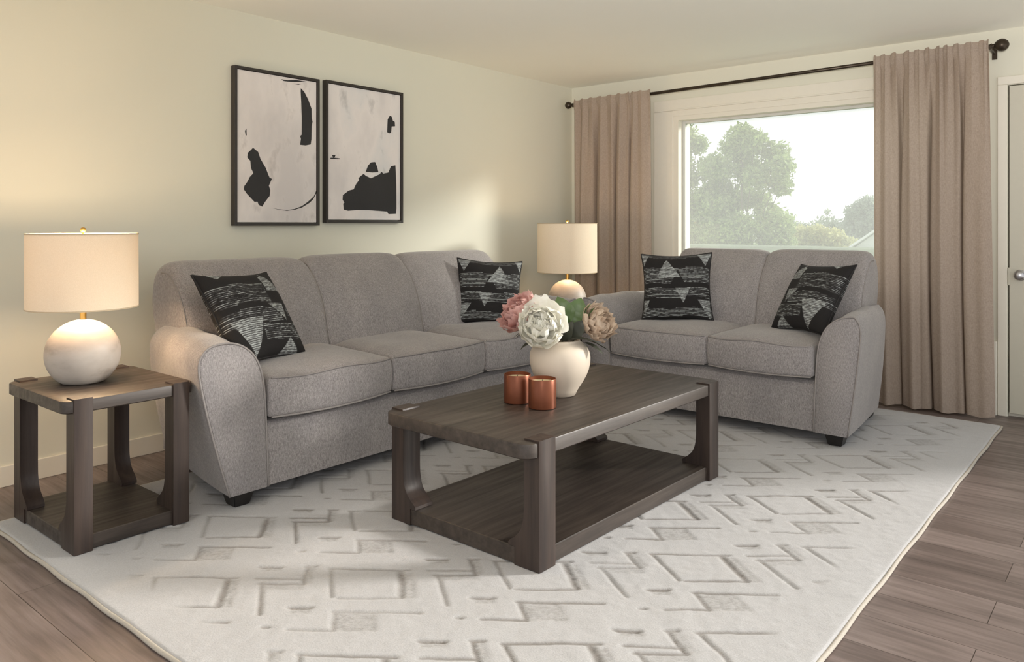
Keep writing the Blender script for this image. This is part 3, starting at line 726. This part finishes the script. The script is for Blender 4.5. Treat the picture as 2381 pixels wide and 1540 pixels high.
# ------------------------------------------------------------------ throw pillows
def pillow_mesh(kind, mirror):
    n = 150
    g = np.linspace(-1, 1, n); U, Vv = np.meshgrid(g, g)
    rng = np.random.RandomState(11+kind)
    u = (U+1)/2; v = (1-Vv)/2        # v down from the top
    if mirror: u = 1-u
    pts = {}
    row = rng.rand(n)                         # per-thread brightness
    dash = rng.rand(n, n)
    k = 5; ker = np.ones(k)/k; dash = np.apply_along_axis(lambda r: np.convolve(r, ker, 'same'), 1, dash)
    dash = (dash-dash.mean())/dash.std()
    thread = (np.arange(n) % 3 == 0)[:, None]*1.0
    tb = np.repeat(rng.rand(n//3+1), 3)[:n][:, None]
    streak = np.clip(thread*(0.25+0.9*tb)+0.22*dash*(0.4+thread), 0, 1)
    bright = np.clip(0.55+0.35*thread-0.18*(np.arange(n) % 3 == 1)[:, None]+0.16*dash, 0, 1)
    def tri(a, b, c):
        def s(p, q): return (u-q[0])*(p[1]-q[1])-(p[0]-q[0])*(v-q[1])
        d1, d2, d3 = s(a, b), s(b, c), s(c, a)
        return ~(((d1 < 0) | (d2 < 0) | (d3 < 0)) & ((d1 > 0) | (d2 > 0) | (d3 > 0)))
    wob = .012*np.sin(u*9+kind)
    band = lambda a, b: ((v+wob > a) & (v+wob < b))
    A = np.zeros((n, n))
    if kind == 1:
        A = np.where(band(.24, .47) | band(.53, .68) | band(.83, .96), streak, A); A = np.where(band(.02, .08), streak*.7, A)
        A = np.where(tri((.40, .55), (.66, .55), (.53, .28)) | ((v > .5) & (v < .53)), 0, A)
        A = np.where(tri((.20, .87), (.74, .87), (.47, .40)) & (v > .68) & (v < .83), 0, A)
        A = np.where(tri((.37, .10), (.22, .39), (.57, .39)), bright, A)
        A = np.where(tri((.49, .54), (.70, .54), (.60, .76)), bright, A)
        A = np.where(tri((.80, .02), (1.0, .02), (.93, .22)) | tri((0, 0), (.12, .02), (.02, .2)) | tri((0, .70), (.11, .70), (.04, .92)) | tri((.80, .70), (1.0, .70), (.96, .98)), bright, A)
    else:
        A = np.where((band(.20, .44) & (u > .34)) | (band(.50, .66) & (u > .30)) | (band(.50, .6) & (u < .15)) | (band(.68, .86) & (u < .6)), streak, A)
        A = np.where(tri((.26, .04), (.04, .30), (.32, .30)) | ((u < .32) & (u > .1) & (v > .1) & (v < .27) & (u > .3-v)), bright, A)
        A = np.where(tri((.18, .46), (.42, .46), (.24, .66)), bright, A)
        A = np.where(tri((.56, .60), (.95, .60), (.74, 1.0)), bright, A)
        A = np.where(tri((.26, .84), (.15, 1.0), (.42, 1.0)) | tri((.70, .02), (.90, .02), (.82, .1)), bright, A)
    A = A.clip(0, 1)
    S = .215; T = .082
    X = U*(1-.10*(1-Vv**2)*(abs(U)**2))*S; Z = Vv*(1-.10*(1-U**2)*(abs(Vv)**2))*S
    th = T*np.clip((1-U**2)*(1-Vv**2), 0, 1)**.42
    th += .004*np.sin(7*U+2)*np.sin(6*Vv)*np.clip((1-U**2)*(1-Vv**2), 0, 1)
    verts = np.concatenate([np.stack([X, -th, Z], -1).reshape(-1, 3), np.stack([X, th*.85, Z], -1).reshape(-1, 3)])
    idx = np.arange(n*n).reshape(n, n)
    F = np.stack([idx[:-1, :-1], idx[:-1, 1:], idx[1:, 1:], idx[1:, :-1]], -1).reshape(-1, 4)
    F2 = F[:, ::-1]+n*n
    me = bpy.data.meshes.new('cover'); me.from_pydata(verts.tolist(), [], F.tolist()+F2.tolist()); me.update()
    at = me.attributes.new('weave', 'FLOAT', 'POINT'); at.data.foreach_set('value', np.concatenate([A.reshape(-1), A.reshape(-1)]).astype(np.float32))
    me.shade_smooth(); me.materials.append(M_PILLOW)
    edge = [(X[0, i], 0, Z[0, i]) for i in range(0, n, 3)]+[(X[i, -1], 0, Z[i, -1]) for i in range(0, n, 3)]+[(X[-1, -1-i], 0, Z[-1, -1-i]) for i in range(0, n, 3)]+[(X[-1-i, 0], 0, Z[-1-i, 0]) for i in range(0, n, 3)]
    edge.append(edge[0])
    return me, edge
M_WELT = plain('black_welt', srgb(30, 27, 27), .8, var=.4, scale=200)
def make_pillow(kind, mirror, loc, facing, lean, roll, size, label):
    """facing: heading (deg) of the pillow's face normal; lean back; roll in its own plane"""
    root = empty('throw_pillow', loc, 0, label=label, category='pillow', group='black and silver patterned throw pillows')
    f = math.radians(facing+90)
    root.rotation_euler = (Matrix.Rotation(f, 4, 'Z') @ Matrix.Rotation(math.radians(-lean), 4, 'X') @ Matrix.Rotation(math.radians(roll), 4, 'Y')).to_euler()
    root.scale = (size, size, size); me, edge = pillow_mesh(kind, mirror)
    o = bpy.data.objects.new('cover', me); COL.objects.link(o); o.parent = root
    tube('welt', edge, .0045, M_WELT, root, 6)
    return root
make_pillow(2, True, (.80, 2.0, .768), 16, 34, 2, 1.1, 'black and silver patterned pillow leaning in the sofa corner near the left lamp')
make_pillow(1, True, (.74, 3.745, .762), -38, 16, 4, 1.0, 'black and silver patterned pillow at the far end of the long sofa')
make_pillow(1, False, (1.625, 4.60, .785), -66, 16, -2, 1.07, 'black and silver patterned pillow at the left end of the loveseat')
make_pillow(2, False, (2.508, 4.58, .77), -122, 32, -3, 1.05, 'black and silver patterned pillow tilted into the right end of the loveseat')

# ------------------------------------------------------------------ vase, flowers, candles
TT = RUGZ+.001+.441+.0006
VX, VY = 2.056, 2.722
vase = empty('flower_vase', (VX, VY, TT), 0, label='round matte cream ceramic vase holding the flowers on the coffee table', category='vase')
vp = [(.060, 0), (.067, .003), (.078, .026), (.090, .045), (.103, .066), (.116, .090), (.125, .113), (.1305, .140), (.132, .165), (.129, .188), (.121, .206), (.108, .220), (.095, .229), (.088, .235), (.0875, .240), (.084, .241), (.082, .236), (.086, .222), (.098, .204), (.114, .186), (.122, .165), (.116, .10), (.09, .045), (.06, .014)]
lathe('vase_body', vp, M_VASE, vase, 64)

def petal_bm(bm, M, w, l, cup, ruff, rng, thick=0):
    nu, nv = 8, 8; g = [[None]*(nu+1) for _ in range(nv+1)]
    ph = rng.uniform(0, 6.28); fr = rng.uniform(2.2, 3.6)
    for j in range(nv+1):
        t_ = j/nv
        ww = w*(math.sin(min(1, t_*1.15+.08)*math.pi*.5)**.8)*(1-.35*max(0, t_-.8)/.2)
        for i in range(nu+1):
            s = i/nu*2-1
            x = s*ww*.5
            arc = cup*t_
            y = l*math.sin(arc)/cup if cup > 1e-3 else l*t_
            zz = l*(1-math.cos(arc))/cup if cup > 1e-3 else 0
            zz += .28*w*s*s*.5*(1-t_*.3)+ruff*t_*t_*math.sin(fr*s*3+ph)*.6
            edge = -.16*l*(abs(s)**2.2)*t_+ruff*.4*t_**3*math.sin(7*s+ph)
            g[j][i] = bm.verts.new(M @ Vector((x, y+edge, zz)))
    for j in range(nv):
        for i in range(nu): bm.faces.new((g[j][i], g[j][i+1], g[j+1][i+1], g[j+1][i]))
def petal_mat(name, c1, c2):
    t = NT(name); n = t.noise(t.coord((30, 30, 30)), 1.0, 4)
    c = t.ramp(n, [(0.35, c1), (0.65, c2)]); t.set(Base_Color=c, Roughness=.65)
    tr_ = t.node('ShaderNodeBsdfTranslucent'); t.link(c, tr_.inputs[0]); mx = t.node('ShaderNodeMixShader'); mx.inputs[0].default_value = .25
    t.link(t.b.outputs[0], mx.inputs[1]); t.link(tr_.outputs[0], mx.inputs[2]); t.link(mx.outputs[0], t.n['Material Output'].inputs[0]); return t.m
M_STEM = plain('stem_green', srgb(70, 82, 48), .6)
M_LEAF = plain('leaf_green', srgb(72, 94, 46), .45, var=.2, scale=12)
M_LEAFD = plain('leaf_dark', srgb(62, 64, 54), .5, var=.2, scale=12)
def leaf_bm(bm, M, l, w, bend=.5, cupk=.25):
    nv, nu = 10, 4; g = []
    for j in range(nv+1):
        t_ = j/nv; ww = w*.5*(math.sin(t_*math.pi)**.75)*(1.15-.4*t_)+.0006
        row = []
        for i in range(nu+1):
            s = i/nu*2-1
            row.append(bm.verts.new(M @ Vector((s*ww, l*math.sin(bend*t_)/bend, l*(math.cos(bend*t_)-1)/bend+cupk*abs(s)*ww+.02*w*math.sin(t_*18+s)))))
        g.append(row)
    for j in range(nv):
        for i in range(nu): bm.faces.new((g[j][i], g[j][i+1], g[j+1][i+1], g[j+1][i]))
def make_peony(centre, axis, R, mat, seed, label, leaves=(), ragged=1.0):
    rng = random.Random(seed)
    base = Vector((VX, VY, TT+.02)); c = Vector(centre); ax = Vector(axis).normalized()
    root = empty('peony_stem', tuple(base), 0, label=label, category='flower')
    q = ax.to_track_quat('Z', 'Y').to_matrix().to_4x4()
    bm = bmesh.new(); C = c-base-ax*R*.45
    rings = [(4, .25, .30, 1.5), (5, .42, .48, 1.38), (6, .62, .66, 1.2), (7, .82, .84, .98), (8, 1.0, 1.0, .72), (8, 1.12, 1.1, .46), (7, 1.2, 1.15, .2)]
    for k, (n, wf, lf, tilt) in enumerate(rings):
        for i in range(n):
            a = 2*math.pi*(i+.5*(k % 2)+rng.uniform(-.22, .22))/n
            tl = tilt+rng.uniform(-.16, .16)*ragged
            M = Matrix.Translation(C+ax*R*(.30-.04*k)) @ q @ Matrix.Rotation(a, 4, 'Z') @ Matrix.Rotation(tl, 4, 'X') @ Matrix.Translation((0, R*.04, 0))
            petal_bm(bm, M, R*.92*(wf+.2)*rng.uniform(.85, 1.1), R*lf*1.05*rng.uniform(.9, 1.1), 1.0, R*.15*ragged, rng)
    bl = build('bloom', bm, mat, root, True)
    bm = bmesh.new(); bmesh.ops.create_uvsphere(bm, u_segments=12, v_segments=8, radius=R*.2)
    for v in bm.verts: v.co = Vector((v.co.x, v.co.y, v.co.z))+C+ax*R*.1
    build('calyx', bm, M_STEM, root, True)
    mid = Vector((VX, VY, TT+.225))+(c-Vector((VX, VY, c.z)))*.35-base
    P = smoothloop([(0, 0, 0), tuple(mid*.5), tuple(mid), tuple(C*.5+mid*.5+Vector((0, 0, .01))), tuple(C)], 20, closed=False)
    tube('stem', P, .003, M_STEM, root, 6)
    for (tgt, l, w, dr, m) in leaves:
        bm = bmesh.new(); d = Vector(dr).normalized()
        M = Matrix.Translation(Vector(tgt)-base) @ (d.to_track_quat('Y', 'Z').to_matrix().to_4x4())
        leaf_bm(bm, M, l, w); build('leaf', bm, m, root, True)
    return root
rt = Vector((.768, .641, 0)); fw = Vector((-.641, .768, 0)); up = Vector((0, 0, 1))
def at(dx, dd, z): return tuple(Vector((VX, VY, 0))+rt*dx+fw*dd+up*z)
DK, GR = M_LEAFD, M_LEAF
make_peony(at(-.170, .0, .803), tuple(-rt*.75-fw*.45+up*.6), .102, petal_mat('pink_petal', srgb(206, 158, 150), srgb(230, 190, 182)), 2,
    'dusty pink peony leaning out of the left side of the vase',
    [(at(-.10, .03, .74), .11, .045, tuple(-rt+up*-.1), DK), (at(-.07, .10, .78), .10, .04, tuple(-rt*.6+up*.8), DK)])
make_peony(at(-.084, -.105, .768), tuple(-fw*1.0+up*.45-rt*.1), .120, petal_mat('white_petal', srgb(240, 237, 226), srgb(250, 249, 242)), 5,
    'large white peony at the front of the vase',
    [(at(-.07, -.07, .715), .12, .05, tuple(-rt*1+up*-.15-fw*.3), DK), (at(.02, -.06, .70), .12, .06, tuple(rt+up*.35-fw*.4), DK), (at(-.12, -.04, .75), .09, .04, tuple(-rt+up*-.3), DK)])
make_peony(at(.152, .0, .764), tuple(rt*.75-fw*.55+up*.45), .094, petal_mat('taupe_petal', srgb(172, 150, 130), srgb(204, 186, 166)), 9,
    'beige taupe peony leaning out of the right side of the vase',
    [(at(.10, .0, .70), .14, .055, tuple(rt+up*-.22), DK), (at(.06, .02, .72), .14, .06, tuple(rt*.9+up*.15), DK), (at(.10, -.03, .69), .10, .045, tuple(rt*.8-fw*.4+up*-.2), DK)], 1.35)
sp = empty('leaf_sprig', (VX, VY, TT+.02), 0, label='sprig of broad green leaves behind the white peony', category='leaf sprig')
b0 = Vector((VX, VY, TT+.02))
tube('stem', smoothloop([(0, 0, 0), tuple(Vector(at(.01, .02, .69))-b0), tuple(Vector(at(.03, .05, .78))-b0), tuple(Vector(at(.04, .06, .84))-b0)], 16, closed=False), .0028, M_STEM, sp, 6)
for (p, l, w, d, m) in [(at(.035, .0, .765), .13, .10, -rt*.35+up*1-fw*.15, GR), (at(.05, .0, .765), .125, .10, rt*.35+up*1-fw*.2, GR), (at(.075, .0, .77), .12, .06, rt*.8+up*.9, GR), (at(.02, .06, .79), .10, .04, -rt*.9+up*.7, GR),
        (at(.03, .0, .70), .13, .07, rt*.5+up*.6-fw*.5, DK), (at(.05, .02, .70), .14, .07, rt*.2+up*.9-fw*.2, DK), (at(0, .05, .72), .14, .06, -rt*.9+up*.8+fw*.2, DK), (at(.0, -.01, .70), .12, .07, -fw*.5+up*.4+rt*.2, DK)]:
    bm = bmesh.new(); M = Matrix.Translation(Vector(p)-b0) @ (Vector(d).normalized().to_track_quat('Y', 'X').to_matrix().to_4x4() @ Matrix.Rotation(math.radians(100), 4, 'Y'))
    M = Matrix.Translation(Vector(p)-b0)
    d = Vector(d).normalized(); n_ = (-fw+up*.25); xax = d.cross(n_).normalized(); zax = xax.cross(d)
    M = M @ Matrix(((xax.x, d.x, zax.x, 0), (xax.y, d.y, zax.y, 0), (xax.z, d.z, zax.z, 0), (0, 0, 0, 1)))
    leaf_bm(bm, M, l, w, .6); build('leaf', bm, m, sp, True)

def make_candle(x, y, label):
    root = empty('jar_candle', (x, y, TT), 0, label=label, category='candle', group='copper candles on the coffee table')
    r, h = .0565, .118
    lathe('jar', [(r-.006, 0), (r-.001, .002), (r, .008), (r, h-.002), (r-.001, h), (r-.003, h-.001), (r-.0035, h-.02), (r-.0035, .010), (.002, .009)], M_COPPER, root, 56)
    lathe('wax', [(.002, h-.03), (r-.0042, h-.03), (r-.0042, h-.014), (r-.012, h-.0165), (.002, h-.017)], M_WAX, root, 40)
    tube('wick', [(0, 0, h-.018), (.001, 0, h-.010), (.002, .001, h-.004)], .0012, M_WICK, root, 6)
make_candle(2.140, 2.487, 'copper jar candle nearer the front, right of its twin by the vase')
make_candle(2.001, 2.497, 'copper jar candle standing behind and left of the other, beside the vase')

# ------------------------------------------------------------------ outdoors
CAM = Vector((4.056, 0, 1.2))
GZ = -0.9
bm = bmesh.new(); box(bm, -60, 40, D+.2, 90, GZ-.2, GZ); lawn = build('lawn', bm, plain('grass', srgb(150, 164, 118), .9, var=.2, scale=2)); structure(lawn)
def leaf_mat(name, a, b):
    t = NT(name); n = t.noise(t.coord((1.1, 1.1, 1.1)), 1.0, 3); oi = t.noise(t.coord((9, 9, 9)), 1.0, 2)
    c = t.mix(.5, t.ramp(n, [(.35, a), (.65, b)]), t.ramp(oi, [(.4, a), (.6, b)])); t.set(Base_Color=c, Roughness=.6)
    tr_ = t.node('ShaderNodeBsdfTranslucent'); t.link(c, tr_.inputs[0]); mx = t.node('ShaderNodeMixShader'); mx.inputs[0].default_value = .45
    t.link(t.b.outputs[0], mx.inputs[1]); t.link(tr_.outputs[0], mx.inputs[2]); t.link(mx.outputs[0], t.n['Material Output'].inputs[0]); return t.m
M_TREE = leaf_mat('willow_leaves', srgb(98, 118, 72), srgb(180, 198, 128))
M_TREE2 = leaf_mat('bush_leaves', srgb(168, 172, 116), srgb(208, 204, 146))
M_TREE3 = leaf_mat('hazed_far_leaves', srgb(130, 142, 124), srgb(168, 178, 156))  # haze of distance put into the paler, greyer leaf colour
M_BARK = plain('bark', srgb(96, 88, 78), .9, var=.2)
def make_tree(name, base, blobs, nleaf, lsize, mat, seed, label, cat, branches=True):
    rng = np.random.RandomState(seed); root = empty(name, base, 0, label=label, category=cat)
    B = Vector(base); Vt = []; F = []
    wts = np.array([b[3]**2 for b in blobs]); wts /= wts.sum()
    for k in range(nleaf):
        b = blobs[rng.choice(len(blobs), p=wts)]
        v = rng.randn(3); v /= np.linalg.norm(v); rr = b[3]*(rng.rand()**.4)*(.8+.35*rng.rand())
        c = np.array([b[0]+v[0]*rr-B.x, b[1]+v[1]*rr-B.y, b[2]+v[2]*rr*.85-B.z])
        a = rng.randn(3); a /= np.linalg.norm(a); d = np.cross(a, rng.randn(3)); d /= np.linalg.norm(d)
        s = lsize*(.6+.8*rng.rand()); i0 = len(Vt)
        Vt += [tuple(c-a*s), tuple(c+d*s*.45), tuple(c+a*s), tuple(c-d*s*.45)]; F.append((i0, i0+1, i0+2, i0+3))
    py('foliage', Vt, F, mat, root)
    if not branches: return root
    if branches:
        top = max(b[2] for b in blobs)-B.z
        cx = sum(b[0] for b in blobs)/len(blobs)-B.x; cy = sum(b[1] for b in blobs)/len(blobs)-B.y
        tube('trunk', smoothloop([(0, 0, 0), (cx*.2, cy*.2, top*.25), (cx*.5, cy*.5, top*.5), (cx*.7, cy*.7, top*.85)], 12, closed=False), lsize*1.3, M_BARK, root, 8, lambda t_: 1-.75*t_)
        for q, b in enumerate(blobs[:6]):
            e_ = (b[0]-B.x, b[1]-B.y, b[2]-B.z)
            tube('branch', smoothloop([(cx*.3, cy*.3, top*.3), (e_[0]*.5+cx*.2, e_[1]*.5+cy*.2, e_[2]*.6), e_], 8, closed=False), lsize*.35, M_BARK, root, 6, lambda t_: 1-.7*t_)
    return root
    return root
def far(x, y, z, k):            # push a point measured at 15 m out to its true distance
    p = CAM+(Vector((x, y, z))-CAM)*k; return (p.x, p.y, p.z)
K = 1.5
def blobs(lst): return [far(x, 15+dy, z, K)+(r*K,) for (x, z, r, dy) in lst]
big = blobs([(-2.45, 3.02, .28, 0), (-2.75, 2.80, .28, .3), (-2.15, 2.85, .30, 0), (-1.80, 2.62, .30, .2), (-1.55, 2.30, .28, -.2), (-1.62, 1.95, .26, 0), (-2.8, 2.35, .36, -.3), (-2.35, 2.30, .38, .3),
             (-2.0, 2.1, .32, -.2), (-3.0, 1.95, .34, .2), (-2.9, 1.5, .42, 0), (-1.95, 1.45, .26, .2), (-1.75, 1.2, .40, 0), (-2.3, 1.1, .42, -.4), (-2.8, 1.0, .42, -.3), (-3.2, 1.2, .38, 0), (-2.5, .75, .45, -.2), (-1.7, .85, .40, 0), (-3.1, .7, .42, 0), (-3.25, 2.35, .3, .2), (-3.2, 1.75, .36, .1), (-2.6, 1.75, .34, .4), (-2.2, 1.7, .25, .4), (-2.5, 2.65, .3, .2)])
make_tree('leafy_tree', far(-2.4, 15, -.2, K)[:2]+(GZ,), big, 30000, .07, M_TREE, 1, 'tall pale green leafy tree in the middle of the window view', 'tree')
lft = blobs([(-3.75, 3.1, .34, 0), (-3.5, 2.9, .26, .2), (-3.8, 2.5, .32, 0), (-3.6, 2.15, .26, 0), (-3.75, 1.7, .36, 0), (-3.5, 1.5, .30, .3), (-3.7, 1.1, .38, 0), (-3.6, .7, .38, 0), (-4.2, 2.8, .4, 0), (-4.2, 1.8, .45, 0), (-4.2, 1.0, .45, 0)])
make_tree('leafy_tree', far(-3.8, 15, -.2, K)[:2]+(GZ,), lft, 15000, .07, M_TREE, 2, 'narrow leafy tree at the left edge of the window view', 'tree')
K = 2.2
rg = blobs([(-.22, 1.40, .22, 0), (-.02, 1.55, .20, 0), (-.30, 1.12, .26, .1), (.0, 1.15, .28, 0), (.2, 1.35, .25, 0), (-.15, .85, .32, 0), (.2, .9, .3, 0)])
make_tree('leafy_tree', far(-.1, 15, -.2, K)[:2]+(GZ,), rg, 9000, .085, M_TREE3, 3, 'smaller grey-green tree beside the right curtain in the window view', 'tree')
K = 1.8
bu = blobs([(-1.25, .95, .28, 0), (-.95, 1.0, .24, 0), (-.65, .9, .28, 0), (-.45, .8, .25, 0), (-1.1, .65, .32, 0), (-.7, .6, .32, 0)])
make_tree('garden_bush', far(-.9, 15, -.2, K)[:2]+(GZ,), bu, 9000, .06, M_TREE2, 4, 'yellow-green bush between the tall tree and the right-hand tree', 'bush', False)
K = 4.0
fb = blobs([(x, 1.05+.06*math.sin(x*7)+.05*math.cos(x*17), .26, 0) for x in np.arange(-1.7, .9, .16)]+[(-.72, 1.42, .07, 0), (-1.5, 1.25, .15, 0)])
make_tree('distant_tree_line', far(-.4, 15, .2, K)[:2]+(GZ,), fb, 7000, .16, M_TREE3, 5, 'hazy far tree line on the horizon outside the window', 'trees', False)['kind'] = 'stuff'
# clipped hedge just below the view
hb = bmesh.new(); box(hb, -3.2, 4.2, 9.0, 9.7, GZ, .93, bevel=.08, seg=3)
bmesh.ops.subdivide_edges(hb, edges=list(hb.edges), cuts=10, use_grid_fill=True)
for v in hb.verts:
    if v.co.z > GZ+.1: v.co += Vector((0, mnoise.noise(v.co*4)*.05, mnoise.noise(v.co*5)*.03))
hd = build('clipped_hedge', hb, leaf_mat('hedge_leaves', srgb(128, 140, 108), srgb(150, 162, 126)), None, True); tag(hd, label='low clipped hedge running across the bottom of the window view', category='hedge')
# garden shed with white gable roof
sd = empty('garden_shed', (-1.05, 20, GZ), 0, label='white gable-roofed shed at the lower right of the window view', category='shed')
bm = bmesh.new(); box(bm, -.8, .9, 0, 1.8, 0, 1.42); build('wall', bm, plain('shed_wall', srgb(206, 206, 204), .8), sd)
bm = bmesh.new()
vs = [(-.95, -.12, 1.40), (.05, -.12, 2.12), (1.05, -.12, 1.40), (-.95, 1.95, 1.40), (.05, 1.95, 2.12), (1.05, 1.95, 1.40)]
vv = [bm.verts.new(v) for v in vs]+[bm.verts.new((v[0], v[1], v[2]-.06)) for v in vs]
for f_ in ((0, 1, 4, 3), (1, 2, 5, 4), (6, 9, 10, 7), (7, 10, 11, 8), (0, 6, 7, 1), (1, 7, 8, 2), (3, 4, 10, 9), (4, 5, 11, 10), (0, 3, 9, 6), (2, 8, 11, 5)): bm.faces.new([vv[i] for i in f_])
build('roof', bm, plain('shed_roof', srgb(214, 214, 214), .6), sd)
bm = bmesh.new(); vs = [bm.verts.new(v) for v in ((-.8, -.002, 1.40), (.9, -.002, 1.40), (.05, -.002, 2.04), (-.8, .05, 1.40), (.9, .05, 1.40), (.05, .05, 2.04))]
for f_ in ((0, 1, 2), (3, 5, 4), (0, 3, 4, 1), (1, 4, 5, 2), (0, 2, 5, 3)): bm.faces.new([vs[i] for i in f_])
build('gable', bm, plain('shed_gable', srgb(200, 200, 200), .8), sd)
